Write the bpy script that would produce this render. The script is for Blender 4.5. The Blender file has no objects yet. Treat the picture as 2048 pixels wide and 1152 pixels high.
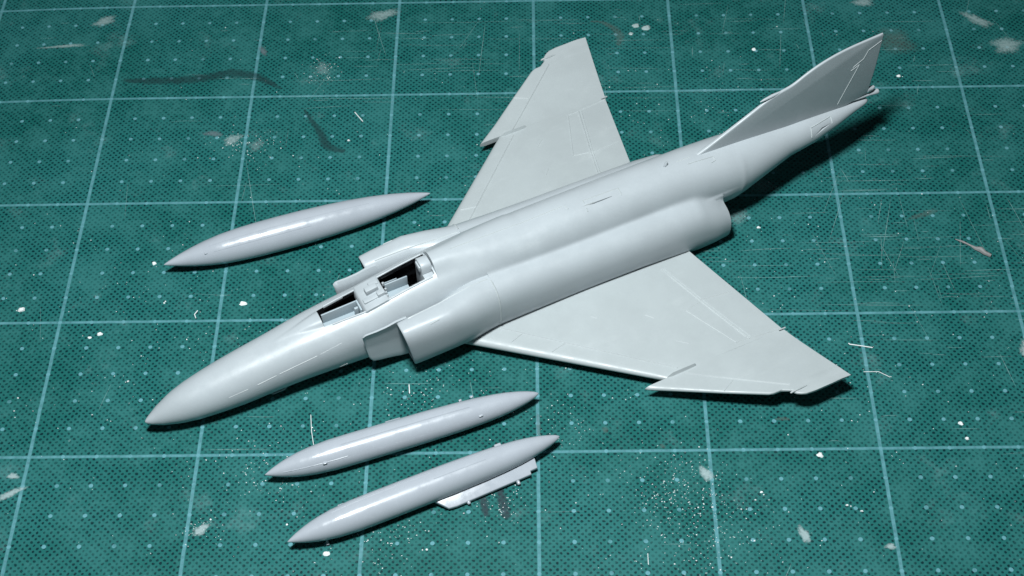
import bpy, bmesh, math, random
import numpy as np
from mathutils import Vector, Matrix
from mathutils.bvhtree import BVHTree
random.seed(7); rng = np.random.default_rng(7)

# ------------------------------------------------------------------ camera, world, lamp, exposure (1 unit = 1 cm)
S = bpy.context.scene
COL = S.collection
cam_d = bpy.data.cameras.new("camera"); cam = bpy.data.objects.new("camera", cam_d); COL.objects.link(cam)
cam_d.sensor_width = 36.0; cam_d.lens = 55.06; cam_d.clip_start = 0.5; cam_d.clip_end = 1000
CR = ((0.99976782, 0.00140346, -0.02150217), (-0.01236836, -0.77974466, -0.62597547), (-0.01764474, 0.62609607, -0.77954626))
cam.matrix_world = Matrix(((CR[0][0], -CR[1][0], -CR[2][0], 0.1045), (CR[0][1], -CR[1][1], -CR[2][1], -34.9912),
                           (CR[0][2], -CR[1][2], -CR[2][2], 38.8026), (0, 0, 0, 1)))
cam_d.dof.use_dof = True; cam_d.dof.focus_distance = 48.5; cam_d.dof.aperture_fstop = 0.42
S.camera = cam
W = bpy.data.worlds.new("World"); S.world = W; W.use_nodes = True
W.node_tree.nodes["Background"].inputs[0].default_value = (0.75, 0.9, 1.0, 1)
W.node_tree.nodes["Background"].inputs[1].default_value = 0.04
def lamp(name, loc, target, size, power, col):
    d = bpy.data.lights.new(name, 'AREA'); d.shape = 'DISK'; d.size = size; d.energy = power; d.color = col
    o = bpy.data.objects.new(name, d); COL.objects.link(o); o.location = loc
    o.rotation_euler = (Vector(target) - Vector(loc)).to_track_quat('-Z', 'Y').to_euler()
    return o
lamp("desk_lamp", (-4.2, -16.0, 44), (0, -2, 0), 6.0, 31500, (0.93, 0.985, 1.0))
S.view_settings.view_transform = 'Standard'; S.view_settings.look = 'None'
S.view_settings.exposure = 0.0; S.view_settings.gamma = 1.0
S.cycles.use_denoising = True

# ------------------------------------------------------------------ helpers
def mesh_obj(name, V, F, mat=None, parent=None, smooth=True, sharp=38):
    me = bpy.data.meshes.new(name)
    me.from_pydata([tuple(map(float, v)) for v in V], [], [tuple(int(i) for i in f) for f in F]); me.update()
    return finish(name, me, mat, parent, smooth, sharp)
def finish(name, me, mat, parent, smooth=True, sharp=38, keep=False):
    bm = bmesh.new(); bm.from_mesh(me)
    bmesh.ops.remove_doubles(bm, verts=bm.verts, dist=1e-5)
    bmesh.ops.recalc_face_normals(bm, faces=bm.faces)
    for f in bm.faces: f.smooth = smooth
    a = math.radians(sharp)
    for e in bm.edges:
        e.smooth = not (len(e.link_faces) != 2 or e.calc_face_angle(0) > a)
    bm.to_mesh(me); bm.free()
    o = bpy.data.objects.new(name, me); COL.objects.link(o)
    if mat and not keep: me.materials.clear(); me.materials.append(mat)
    if parent: o.parent = parent
    return o
def thing(name, label, cat, loc=(0, 0, 0), rz=0.0, group=None):
    o = bpy.data.objects.new(name, None); COL.objects.link(o); o.empty_display_size = 0.5
    o.location = loc; o.rotation_euler = (0, 0, rz); o['label'] = label; o['category'] = cat
    if group: o['group'] = group
    return o
def loft(rings, cap0=True, cap1=True, closed=True):
    n = len(rings[0]); V = [p for r in rings for p in r]; F = []
    for i in range(len(rings) - 1):
        for j in range(n if closed else n - 1):
            k = (j + 1) % n
            F.append((i*n + j, i*n + k, (i+1)*n + k, (i+1)*n + j))
    if cap0: F.append(tuple(range(n)))
    if cap1: F.append(tuple(range((len(rings)-1)*n, len(rings)*n)))
    return V, F
def bevel_box(name, c, s, mat, parent, rot=None, bev=0.02, seg=2, taper=1.0):
    bm = bmesh.new(); bmesh.ops.create_cube(bm, size=1)
    for v in bm.verts:
        v.co = Vector((v.co.x*s[0]*(taper if v.co.z > 0 else 1), v.co.y*s[1]*(taper if v.co.z > 0 else 1), v.co.z*s[2]))
    bmesh.ops.bevel(bm, geom=list(bm.edges), offset=min(bev, min(s)*0.4), segments=seg, affect='EDGES', profile=0.5)
    M = Matrix.Translation(c) @ (rot.to_4x4() if rot else Matrix())
    bm.transform(M); me = bpy.data.meshes.new(name); bm.to_mesh(me); bm.free()
    return finish(name, me, mat, parent)
def plate(name, outline, th, mat, parent, to3, bev=0.02):
    """flat plate: outline (2-D) extruded by th, every rim rounded; to3(u, v, w) -> point"""
    bm = bmesh.new(); lo = [bm.verts.new((u, v, -th/2)) for u, v in outline]; f = bm.faces.new(lo)
    r = bmesh.ops.extrude_face_region(bm, geom=[f])
    bmesh.ops.translate(bm, verts=[g for g in r['geom'] if isinstance(g, bmesh.types.BMVert)], vec=(0, 0, th))
    bmesh.ops.recalc_face_normals(bm, faces=bm.faces)
    rim = [e for e in bm.edges if abs(e.verts[0].co.z - e.verts[1].co.z) < 1e-6]
    bmesh.ops.bevel(bm, geom=rim, offset=bev, segments=3, affect='EDGES', profile=0.5)
    for v in bm.verts: v.co = Vector(to3(*v.co))
    me = bpy.data.meshes.new(name); bm.to_mesh(me); bm.free()
    return finish(name, me, mat, parent, sharp=50)
def bvh_of(*objs):
    V = []; F = []
    for o in objs:
        b = len(V); V += [v.co.copy() for v in o.data.vertices]; F += [[b + i for i in p.vertices] for p in o.data.polygons]
    return BVHTree.FromPolygons(V, F)
def dense(pts, step=0.08):
    out = []
    for a, b in zip(pts[:-1], pts[1:]):
        a = Vector(a); b = Vector(b); n = max(1, int((b-a).length/step))
        out += [a.lerp(b, i/n) for i in range(n)]
    return out + [Vector(pts[-1])]
def ridge_geo(tree, pts, d, V, F, w=0.014, h=0.010, step=0.08, jitter=0.0):
    """raised panel line: the path is dropped on the surface along d, a small tent is laid on it"""
    d = Vector(d).normalized(); row = []
    P = dense(pts, step)
    for p in P:
        loc, nor, _, _ = tree.ray_cast(p - d*6, d)
        if loc is None: row.append(None); continue
        if nor.dot(d) > 0: nor = -nor
        row.append((loc, nor))
    for i in range(len(row) - 1):
        if row[i] is None or row[i+1] is None: continue
        (a, na), (b, nb) = row[i], row[i+1]
        if (b-a).length > step*5: continue
        t = (b-a)
        if t.length < 1e-5: continue
        t.normalize(); base = len(V)
        for q, n in ((a, na), (b, nb)):
            s = t.cross(n).normalized()
            V += [q + s*w*1.5 - n*0.003, q + n*h*1.9, q - s*w*1.5 - n*0.003]
        F += [(base, base+1, base+4, base+3), (base+1, base+2, base+5, base+4)]

# ------------------------------------------------------------------ materials
def new_mat(name):
    m = bpy.data.materials.new(name); m.use_nodes = True; nt = m.node_tree
    return m, nt, nt.nodes["Principled BSDF"]
def nd(nt, t, **kw):
    n = nt.nodes.new(t)
    for k, v in kw.items(): setattr(n, k, v)
    return n
class G:
    """tiny expression builder for math nodes"""
    def __init__(s, nt): s.nt = nt
    def m(s, op, a, b=None, c=None, clamp=False):
        n = s.nt.nodes.new('ShaderNodeMath'); n.operation = op; n.use_clamp = clamp
        for i, v in enumerate((a, b, c)):
            if v is None: continue
            if isinstance(v, (int, float)): n.inputs[i].default_value = v
            else: s.nt.links.new(v, n.inputs[i])
        return n.outputs[0]
    def noise(s, vec, scale, detail=2, rough=0.5, out=0):
        n = s.nt.nodes.new('ShaderNodeTexNoise'); n.inputs['Scale'].default_value = scale
        n.inputs['Detail'].default_value = detail; n.inputs['Roughness'].default_value = rough
        if vec is not None: s.nt.links.new(vec, n.inputs['Vector'])
        return n.outputs[out]
    def ss(s, v, lo, hi, a=0.0, b=1.0):
        n = s.nt.nodes.new('ShaderNodeMapRange'); n.interpolation_type = 'SMOOTHSTEP'
        s.nt.links.new(v, n.inputs[0])
        for i, x in ((1, lo), (2, hi), (3, a), (4, b)): n.inputs[i].default_value = x
        return n.outputs[0]
    def mix(s, f, a, b):
        n = s.nt.nodes.new('ShaderNodeMix'); n.data_type = 'RGBA'
        for i, v in ((0, f), (6, a), (7, b)):
            if isinstance(v, (int, float)): n.inputs[i].default_value = v
            elif isinstance(v, tuple): n.inputs[i].default_value = (*v, 1)
            else: s.nt.links.new(v, n.inputs[i])
        return n.outputs[2]

def plastic(name, base, var, rough, fine=0.004):
    m, nt, b = new_mat(name); g = G(nt); tc = nd(nt, 'ShaderNodeTexCoord').outputs['Object']
    n1 = g.noise(tc, 0.9, 3); n2 = g.noise(tc, 14, 3, 0.6)
    f = g.m('ADD', g.m('MULTIPLY', n1, 0.7), g.m('MULTIPLY', n2, 0.3))
    mp = nd(nt, 'ShaderNodeMapping'); mp.inputs['Scale'].default_value = (0.7, 2.2, 2.2); nt.links.new(tc, mp.inputs[0])
    rub = g.m('MULTIPLY', g.ss(g.noise(mp.outputs[0], 1.1, 5, 0.7), 0.56, 0.76), g.ss(g.noise(tc, 26, 3, 0.7), 0.35, 0.7, 0.2, 1.0))
    gr = g.noise(tc, 75, 2, 0.6)
    f = g.m('ADD', f, g.m('MULTIPLY', g.m('SUBTRACT', gr, 0.5), 0.55))
    c = g.mix(g.ss(f, 0.35, 0.65), tuple(x*(1-var) for x in base), tuple(min(1, x*(1+var)) for x in base))
    c = g.mix(g.m('MULTIPLY', rub, 0.28 if base[0] > .3 else 0.0), c, (0.56, 0.60, 0.61))
    nt.links.new(c, b.inputs['Base Color'])
    ro = g.m('ADD', g.ss(g.noise(tc, 3.1, 4, 0.6), 0.3, 0.7, rough-0.07, rough+0.10), g.m('MULTIPLY', rub, 0.14))
    nt.links.new(ro, b.inputs['Roughness'])
    b.inputs['IOR'].default_value = 1.5
    b.inputs['Subsurface Weight'].default_value = 0.0
    bp = nd(nt, 'ShaderNodeBump'); bp.inputs['Strength'].default_value = 0.25; bp.inputs['Distance'].default_value = fine
    nt.links.new(g.noise(tc, 22, 4, 0.65), bp.inputs['Height']); nt.links.new(bp.outputs[0], b.inputs['Normal'])
    return m
M_PLASTIC = plastic("grey_plastic", (0.415, 0.456, 0.482), 0.035, 0.36)
M_WING = plastic("grey_wing_plastic", (0.405, 0.446, 0.456), 0.03, 0.40)
M_TANK = plastic("grey_tank_plastic", (0.385, 0.418, 0.462), 0.03, 0.23, 0.003)
M_TUB = plastic("blue_grey_plastic", (0.36, 0.43, 0.47), 0.04, 0.45)
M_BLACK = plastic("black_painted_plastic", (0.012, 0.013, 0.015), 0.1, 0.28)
M_LINE = plastic("highlight_pale_plastic", (0.47, 0.51, 0.52), 0.05, 0.4)  # panel lines: highlight on the raised edges painted in as a paler grey
M_CHIP = plastic("frosted_plastic", (0.36, 0.46, 0.46), 0.2, 0.5)
M_CRUMB = plastic("white_plastic", (0.80, 0.84, 0.84), 0.04, 0.5)

def mat_mat():
    m, nt, b = new_mat("cutting_mat_vinyl"); g = G(nt)
    tc = nd(nt, 'ShaderNodeTexCoord').outputs['Object']
    sep = nd(nt, 'ShaderNodeSeparateXYZ'); nt.links.new(tc, sep.inputs[0]); X, Y = sep.outputs[0], sep.outputs[1]
    # halftone print: square lattice at 45 degrees
    def wob(v, sc, amt, off):
        mp = nd(nt, 'ShaderNodeMapping'); mp.inputs['Location'].default_value = (off, off*2, 0); nt.links.new(tc, mp.inputs[0])
        return g.m('ADD', v, g.m('MULTIPLY', g.m('SUBTRACT', g.noise(mp.outputs[0], sc, 1), 0.5), amt))
    xx = wob(X, 7.0, 0.07, 3.0); yy = wob(Y, 7.0, 0.07, 9.0)
    P = 0.204
    u = g.m('SUBTRACT', g.m('FRACT', g.m('DIVIDE', g.m('ADD', xx, yy), P)), 0.5)
    v = g.m('SUBTRACT', g.m('FRACT', g.m('DIVIDE', g.m('SUBTRACT', xx, yy), P)), 0.5)
    d = g.m('MULTIPLY', g.m('SQRT', g.m('ADD', g.m('MULTIPLY', u, u), g.m('MULTIPLY', v, v))), P*0.7071)
    big = g.noise(tc, 0.16, 4, 0.55); mid = g.noise(tc, 0.8, 5, 0.62); fin = g.noise(tc, 5.5, 4, 0.65)
    rad = g.m('ADD', d, g.m('MULTIPLY', g.m('SUBTRACT', fin, 0.5), 0.018))
    dot = g.ss(rad, 0.030, 0.050, 1.0, 0.0)
    wear = g.ss(g.m('ADD', g.m('MULTIPLY', mid, 0.6), g.m('MULTIPLY', fin, 0.4)), 0.40, 0.66)
    dot = g.m('MULTIPLY', dot, g.m('SUBTRACT', 1.0, g.m('MULTIPLY', wear, 0.72)))
    base = g.mix(g.ss(big, 0.33, 0.67), MATC[0], MATC[1])
    base = g.mix(g.m('MULTIPLY', wear, 0.55), base, MATC[2])
    c = g.mix(dot, base, MATC[3])
    # printed 1 cm dots and 5 cm lines
    def near(vv, per):
        return g.m('MULTIPLY', g.m('ABSOLUTE', g.m('SUBTRACT', g.m('FRACT', g.m('ADD', g.m('DIVIDE', vv, per), 0.5)), 0.5)), per)
    xw = wob(X, 2.0, 0.02, 1.0); yw = wob(Y, 2.0, 0.02, 5.0)
    dx, dy = near(xw, 1.0), near(yw, 1.0)
    dd = g.m('SQRT', g.m('ADD', g.m('MULTIPLY', dx, dx), g.m('MULTIPLY', dy, dy)))
    dd = g.m('ADD', dd, g.m('MULTIPLY', g.m('SUBTRACT', fin, 0.5), 0.05))
    md = g.ss(dd, 0.050, 0.075, 1.0, 0.0)
    md = g.m('MULTIPLY', md, g.ss(g.noise(tc, 1.3, 3, 0.6), 0.34, 0.50, 0.5, 1.0))
    lx, ly = near(xw, 5.0), near(yw, 5.0)
    edge = g.m('MULTIPLY', g.m('SUBTRACT', fin, 0.5), 0.03)
    l1 = g.ss(g.m('ADD', lx, edge), 0.038, 0.062, 1.0, 0.0); l2 = g.ss(g.m('ADD', ly, edge), 0.033, 0.056, 1.0, 0.0)
    ln = g.m('MAXIMUM', l1, l2)
    ln = g.m('MULTIPLY', ln, g.ss(g.noise(tc, 2.3, 5, 0.7), 0.25, 0.66, 1.0, 0.52))
    pr = g.m('MAXIMUM', ln, md)
    c = g.mix(pr, c, MATC[4])
    # rubbed-in plastic dust
    haze = g.ss(g.noise(tc, 0.55, 6, 0.7), 0.56, 0.80); c = g.mix(g.m('MULTIPLY', haze, 0.26), c, (0.26, 0.44, 0.45))
    nt.links.new(c, b.inputs['Base Color'])
    nt.links.new(g.ss(mid, 0.3, 0.7, 0.42, 0.6), b.inputs['Roughness'])
    b.inputs['Specular IOR Level'].default_value = 0.14
    bp = nd(nt, 'ShaderNodeBump'); bp.inputs['Strength'].default_value = 0.5; bp.inputs['Distance'].default_value = 0.012
    h = g.m('ADD', g.m('MULTIPLY', dot, -0.6), g.m('MULTIPLY', g.noise(tc, 30, 4, 0.7), 0.8))
    nt.links.new(h, bp.inputs['Height']); nt.links.new(bp.outputs[0], b.inputs['Normal'])
    return m
MATC = [(0.009, 0.106, 0.096), (0.017, 0.135, 0.130), (0.040, 0.178, 0.173), (0.001, 0.022, 0.027), (0.118, 0.310, 0.350)]
M_MAT = mat_mat()

def mark_mat(name, col, scale, lo, hi, amount, rough=0.6, stretch=(1, 1, 1), soft=0.6):
    m, nt, b = new_mat(name); g = G(nt); tc = nd(nt, 'ShaderNodeTexCoord').outputs['Object']
    mp = nd(nt, 'ShaderNodeMapping'); mp.inputs['Scale'].default_value = stretch; nt.links.new(tc, mp.inputs[0])
    at = nd(nt, 'ShaderNodeAttribute', attribute_name='cover').outputs['Fac']
    f = g.m('ADD', g.noise(mp.outputs[0], scale, 5, 0.68), g.m('MULTIPLY', g.m('SUBTRACT', at, 0.5), 0.9))
    al = g.m('MULTIPLY', g.m('MULTIPLY', g.ss(f, lo, hi), amount), g.ss(at, 0.0, soft))
    b.inputs['Base Color'].default_value = (*col, 1); b.inputs['Roughness'].default_value = rough
    nt.links.new(al, b.inputs['Alpha'])
    return m
M_SMEAR = mark_mat("dark_paint_film", (0.012, 0.045, 0.05), 4.5, 0.2, 1.2, 0.56, stretch=(0.5, 1, 1))
M_BRUSH = mark_mat("dry_brushed_black_paint", (0.02, 0.035, 0.05), 12.0, 0.40, 1.05, 0.62, stretch=(1.6, 0.8, 1))
M_CHALK = mark_mat("white_chalky_residue", (0.45, 0.60, 0.60), 13.0, 0.50, 1.02, 0.48)
M_GLUE = mark_mat("dried_white_glue", (0.50, 0.64, 0.65), 14.0, 0.35, 0.95, 0.60, 0.35, soft=0.25)
M_POWDER = mark_mat("white_sanding_powder", (0.55, 0.72, 0.74), 24.0, 0.62, 1.0, 0.17)
M_BROWN = mark_mat("brown_tint", (0.16, 0.17, 0.15), 5.0, 0.2, 1.2, 0.27)
M_MAUVE = mark_mat("mauve_grey_paint_stain", (0.20, 0.25, 0.28), 5.0, 0.25, 1.1, 0.5)
M_SCRATCH = mark_mat("pale_cut_mark", (0.42, 0.66, 0.66), 9.0, 0.30, 0.8, 0.42, soft=0.25)
M_TABLE, nt_, b_ = new_mat("dark_wood")
g_ = G(nt_); tc_ = nd(nt_, 'ShaderNodeTexCoord').outputs['Object']
nt_.links.new(g_.mix(g_.noise(tc_, 0.3, 5, 0.6), (0.10, 0.06, 0.035), (0.20, 0.13, 0.08)), b_.inputs['Base Color']); b_.inputs['Roughness'].default_value = 0.5

# ------------------------------------------------------------------ the table and the cutting mat
V, F = loft([[(-70, -50, z), (70, -50, z), (70, 50, z), (-70, 50, z)] for z in (-3.2, -0.32)])
tb = mesh_obj("table", V, F, M_TABLE, None, smooth=False); tb['kind'] = 'structure'
def mat_z(x, y):
    far = max(0.0, (y - 5.0)/5.0); left = max(0.0, (-14.0 - x)/6.0)*max(0.0, min(1.0, (y + 4)/8))
    return max(-0.22, -0.10*far**2 - 0.12*left**2)
mat_o = thing("cutting_mat", "green cutting mat printed with pale grid lines and dots, dusty and scratched, under everything else", "cutting mat")
xs = np.linspace(-30, 30, 121); ys = np.linspace(-22.5, 22.5, 91); V = []; F = []
for y in ys:
    for x in xs: V.append((x, y, mat_z(x, y)))
nx = len(xs)
for j in range(len(ys)-1):
    for i in range(nx-1): F.append((j*nx+i, j*nx+i+1, (j+1)*nx+i+1, (j+1)*nx+i))
rim = [i for i in range(nx)] + [j*nx + nx-1 for j in range(1, len(ys))] + [(len(ys)-1)*nx + i for i in range(nx-2, -1, -1)] + [j*nx for j in range(len(ys)-2, 0, -1)]
b0 = len(V)
for i in rim: V.append((V[i][0], V[i][1], -0.318))
for k in range(len(rim)):
    k2 = (k+1) % len(rim); F.append((rim[k2], rim[k], b0+k, b0+k2))
F.append(tuple(range(b0, b0+len(rim))))
mesh_obj("mat_sheet", V, F, M_MAT, mat_o, sharp=60)

def cover_mesh(name, V, F, cov, mat, label=None, stuff=False):
    o = mesh_obj(name, V, F, mat, mat_o)
    # remove_doubles never merges here: vertices stay in order
    at = o.data.attributes.new('cover', 'FLOAT', 'POINT'); at.data.foreach_set('value', np.array(cov, dtype=np.float32))
    if label: o['label'] = label
    if stuff: o['kind'] = 'stuff'
    return o
def catmull(P, n=8):
    P = [np.array(p, float) for p in P]; P = [2*P[0]-P[1]] + P + [2*P[-1]-P[-2]]; out = []
    for i in range(1, len(P)-2):
        for k in range(n):
            t = k/n
            out.append(0.5*(2*P[i] + (P[i+1]-P[i-1])*t + (2*P[i-1]-5*P[i]+4*P[i+1]-P[i+2])*t*t + (3*P[i]-P[i-1]-3*P[i+1]+P[i+2])*t**3))
    return out + [P[-2]]
_lay = [0.004]
def smear_geo(pts, widths, V, F, C, m=7, dz=0.0, n=8):
    P = catmull(pts, n); Wd = np.interp(np.linspace(0, 1, len(P)), np.linspace(0, 1, len(widths)), widths)
    b = len(V)
    for i, p in enumerate(P):
        t = P[min(i+1, len(P)-1)] - P[max(i-1, 0)]; t = t/np.linalg.norm(t); s = np.array([-t[1], t[0]])
        e = min(1.0, i/2.0, (len(P)-1-i)/2.0)
        for k in range(m):
            w = -1 + 2*k/(m-1); q = p + s*w*Wd[i]*(1+0.12*math.sin(i*1.7+k))
            V.append((q[0], q[1], mat_z(q[0], q[1]) + _lay[0] + dz)); C.append((1-abs(w)**2)*e)
    for i in range(len(P)-1):
        for k in range(m-1): F.append((b+i*m+k, b+i*m+k+1, b+(i+1)*m+k+1, b+(i+1)*m+k))
def smear(name, pts, widths, mat, label=None):
    V, F, C = [], [], []; smear_geo(pts, widths, V, F, C); _lay[0] += 0.0004
    return cover_mesh(name, V, F, C, mat, label)
def blob(name, c, rx, ry, ang, mat, label=None, seed=0, rough=0.25):
    r = random.Random(seed); V = [(c[0], c[1], mat_z(*c) + _lay[0])]; C = [1.0]; F = []; n = 36; rings = 7
    ph = [r.uniform(0, 6.28) for _ in range(4)]
    for k in range(1, rings+1):
        for j in range(n):
            th = 2*math.pi*j/n; e = 1 + rough*(math.sin(2*th+ph[0])*0.5 + math.sin(3*th+ph[1])*0.4 + math.sin(5*th+ph[2])*0.3)
            u, v = rx*math.cos(th)*e*k/rings, ry*math.sin(th)*e*k/rings
            x, y = c[0]+u*math.cos(ang)-v*math.sin(ang), c[1]+u*math.sin(ang)+v*math.cos(ang)
            V.append((x, y, mat_z(x, y) + _lay[0])); C.append(1-(k/rings)**2)
    for j in range(n):
        F.append((0, 1+j, 1+(j+1) % n))
        for k in range(rings-1): F.append((1+k*n+j, 1+(k+1)*n+j, 1+(k+1)*n+(j+1) % n, 1+k*n+(j+1) % n))
    _lay[0] += 0.0004
    return cover_mesh(name, V, F, C, mat, label)
smear("paint_smear", [(-14.9, 5.95), (-13.75, 5.89), (-12.59, 5.91), (-11.62, 6.05), (-10.83, 6.21), (-10.09, 6.07), (-9.52, 5.77), (-8.9, 5.3)], [0.10, 0.26, 0.30, 0.30, 0.34, 0.30, 0.20, 0.06], M_SMEAR, "long dark paint smear across a grid line")
smear("paint_smear", [(-8.13, 4.41), (-7.8, 3.81), (-7.44, 3.19), (-7.19, 2.63), (-6.9, 2.39), (-6.45, 2.25)], [0.05, 0.14, 0.20, 0.26, 0.22, 0.10], M_SMEAR, "hooked dark paint smear")
smear("paint_smear", [(-1.62, -11.2), (-1.57, -11.7), (-1.46, -12.25)], [0.15, 0.22, 0.14], M_BRUSH, "dry brushed black stroke")
smear("paint_smear", [(-1.15, -11.1), (-1.03, -11.7), (-0.86, -12.35)], [0.12, 0.26, 0.16], M_BRUSH, "dry brushed black stroke")
smear("paint_smear", [(0.0, -8.6), (0.02, -9.1), (0.03, -9.5)], [0.06, 0.10, 0.05], M_BROWN)
smear("paint_smear", [(2.0, 8.75), (2.5, 8.7), (2.94, 8.34), (3.14, 7.88), (3.03, 7.3)], [0.05, 0.1, 0.22, 0.25, 0.10], M_BROWN)
smear("paint_smear", [(7.0, -8.95), (7.25, -8.93), (7.5, -8.95)], [0.05, 0.1, 0.05], M_BROWN)
blob("tinted_patch", (-11.15, 3.2), 0.42, 0.22, -0.15, M_MAUVE, "mauve grey paint stain", 3)
blob("tinted_patch", (-9.85, 7.4), 0.14, 0.5, 0.5, M_MAUVE, None, 4)
blob("tinted_patch", (13.0, 7.4), 1.1, 0.9, 0.2, M_BROWN, "faint dark patch behind the fin tip", 5)  # broad faint brown darkening of the mat past the fin
blob("tinted_patch", (12.7, -0.95), 0.9, 0.14, 0.35, M_BROWN, None, 6)
blob("tinted_patch", (2.0, -9.25), 0.12, 0.18, 0.2, M_BROWN, None, 8)
blob("tinted_patch", (3.65, -9.85), 0.13, 0.12, 0.0, M_BROWN, None, 9)
for i, (c, rx, ry, an, mt) in enumerate([((-15.95, 9.2), 0.75, 0.38, 0.35, M_CHALK), ((-17.2, 7.85), 1.3, 0.15, 0.05, M_CHALK), ((-10.45, 2.9), 0.55, 0.35, 0.3, M_CHALK), ((-9.6, 2.6), 0.5, 0.5, 0.0, M_POWDER),
        ((12.2, 9.6), 0.75, 0.32, 0.15, M_CHALK), ((16.2, 8.5), 0.9, 0.42, -0.6, M_CHALK), ((17.0, 7.1), 1.0, 0.6, 0.2, M_CHALK), ((-7.6, 6.4), 0.5, 0.6, 0.2, M_POWDER), ((-5.6, 9.3), 0.9, 0.5, 0.2, M_CHALK), 
        ((4.85, -10.82), 0.25, 0.36, 0.3, M_GLUE), ((7.45, -12.85), 0.20, 0.40, 0.25, M_GLUE), ((-9.6, -12.5), 0.36, 0.22, 0.5, M_GLUE), ((-15.3, -11.25), 0.55, 0.18, 0.45, M_GLUE), ((-15.35, -10.65), 0.25, 0.15, 0.2, M_GLUE), ((15.0, -6.6), 0.35, 0.6, 0.1, M_GLUE), ((9.8, -13.25), 0.22, 0.14, 0.2, M_GLUE),
        ((-1.0, -10.9), 0.9, 0.5, 0.1, M_POWDER),
        ((6.6, -0.9), 0.9, 0.6, 0.2, M_POWDER), ((7.6, 0.4), 0.9, 0.6, 0.2, M_POWDER), ]):
    blob("dust_patch" if mt is not M_GLUE else "glue_spot", c, rx, ry, an, mt, None, 20 + i, 0.3)
# fine cut marks, too many to tell apart
V, F, C = [], [], []
for k in range(330):
    x, y = rng.uniform(-18, 18), rng.uniform(-14.5, 10)
    if k < 150: x, y = rng.normal(11.5, 3.2), rng.normal(-2.0, 3.0)
    elif k < 260: x, y = rng.normal(0, 6), rng.normal(6.5, 2.0)
    hor = rng.random() < 0.8; Ln = abs(rng.normal(0, 0.9)) + 0.15
    a = rng.normal(0, 0.03) if hor else math.pi/2 + rng.normal(0, 0.25)
    dx, dy = math.cos(a)*Ln, math.sin(a)*Ln; bend = rng.normal(0, 0.03)
    smear_geo([(x-dx, y-dy), (x, y+bend), (x+dx, y+dy)], [0.004, rng.uniform(0.006, 0.016), 0.004], V, F, C, 3, 0.016, 4)
cover_mesh("cut_marks", V, F, C, M_SCRATCH, None, True)

def crumb_geo(c, s, V, F, r, flat=0.5, n=7):
    """an irregular chip: bottom on the mat, faceted top"""
    b = len(V); z = mat_z(c[0], c[1]); a0 = r.uniform(0, 6.28); ex = r.uniform(0.5, 1.0)
    for k in range(n):
        th = a0 + 2*math.pi*k/n; q = s*r.uniform(0.7, 1.15); V.append((c[0]+q*math.cos(th), c[1]+q*ex*math.sin(th), z+0.001))
    for k in range(n):
        th = a0 + 2*math.pi*k/n; q = s*r.uniform(0.35, 0.75); V.append((c[0]+q*math.cos(th), c[1]+q*ex*math.sin(th), z+s*flat*r.uniform(0.6, 1.1)))
    F.append(tuple(range(b+n-1, b-1, -1))); F.append(tuple(range(b+n, b+2*n)))
    for k in range(n): F.append((b+k, b+(k+1) % n, b+n+(k+1) % n, b+n+k))
V, F = [], []; rr = random.Random(5)
clusters = [(-2.0, -9.0, 8.5, 3.5, 420), (4.1, -11.4, 0.8, 0.7, 260), (4.9, -12.9, 1.0, 0.8, 170), (-4.6, -12.9, 0.9, 0.8, 120), (-8.2, -10.6, 0.8, 0.7, 90), (-3.5, -7.8, 0.6, 0.5, 60), (12, -5, 4, 5, 160), (-1.2, -11.7, 0.4, 0.4, 70), (-9.6, -12.5, 0.3, 0.2, 50),
            (-10, 2.7, 0.6, 0.4, 90), (-7.6, 6.4, 0.3, 0.5, 60), (-12, -4.5, 3.5, 2.5, 120), (0, 0, 11, 8, 260), (5.5, 4, 1.5, 1.2, 60), (0.8, -9.2, 0.6, 0.5, 50)]
for cx, cy, sx, sy, n in clusters:
    for _ in range(n):
        s = 0.010 + 0.014*rr.random()**2 + (0.02*rr.random() if rr.random() < 0.06 else 0)
        crumb_geo((rr.gauss(cx, sx), rr.gauss(cy, sy)), s, V, F, rr, 0.6, 5)
V = [v for v in V]
o = mesh_obj("plastic_dust", V, F, M_CRUMB, None, smooth=False); o['kind'] = 'stuff'
o['label'] = "fine white plastic dust scattered over the green cutting mat"; 

CR_LIST = [((-16.32, -4.47), 0.135, "white plastic crumb alone near the left edge of the mat"), ((-9.28, -4.32), 0.14, "flat white plastic chip between the slim drop tank behind and the aircraft nose"),
    ((-13.66, -5.47), 0.10, "larger of two neighbouring white crumbs left of the aircraft nose"), ((-13.97, -5.60), 0.07, "smaller of two neighbouring white crumbs left of the aircraft nose"),
    ((-12.37, -2.62), 0.085, "white crumb just ahead of the tip of the far drop tank"), ((7.27, -1.42), 0.07, "round white crumb behind the trailing edge of the near wing"),
    ((8.21, -10.21), 0.10, "angular white chip just below a grid line, right of the near wing tip"), ((12.47, -9.16), 0.085, "long white sliver chip right of the near wing tip shadow"),
    ((12.56, -9.69), 0.07, "small white sliver below the long sliver chip at right"), ((6.39, -11.44), 0.05, "tiny round white crumb beside the powder patch"),
    ((-6.42, 2.79), 0.06, "white crumb beside the hooked dark paint smear"), ((12.89, 5.58), 0.09, "white flake to the right of the tail fin"), ((7.94, 7.08), 0.085, "white crumb between the far wing and the tail fin"),
    ((-7.05, -10.95+0.5), 0.06, "white crumb under the tip of the middle drop tank"), ((3.75, 8.46), 0.16, "left one of three pale chips behind the far wing tip"), ((4.13, 8.32), 0.19, "largest of three pale chips behind the far wing tip"), ((3.55, 8.03), 0.10, "smallest of three pale chips behind the far wing tip"),
    ((8.77, -11.9), 0.055, "small white crumb touching the rightmost upright grid line"), ((9.16, -12.1), 0.05, "round white crumb near the bottom right grid line"), ((-5.98, -13.35+0.05), 0.12, "white sprue blob under the nose of the drop tank with the pylon")]
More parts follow.
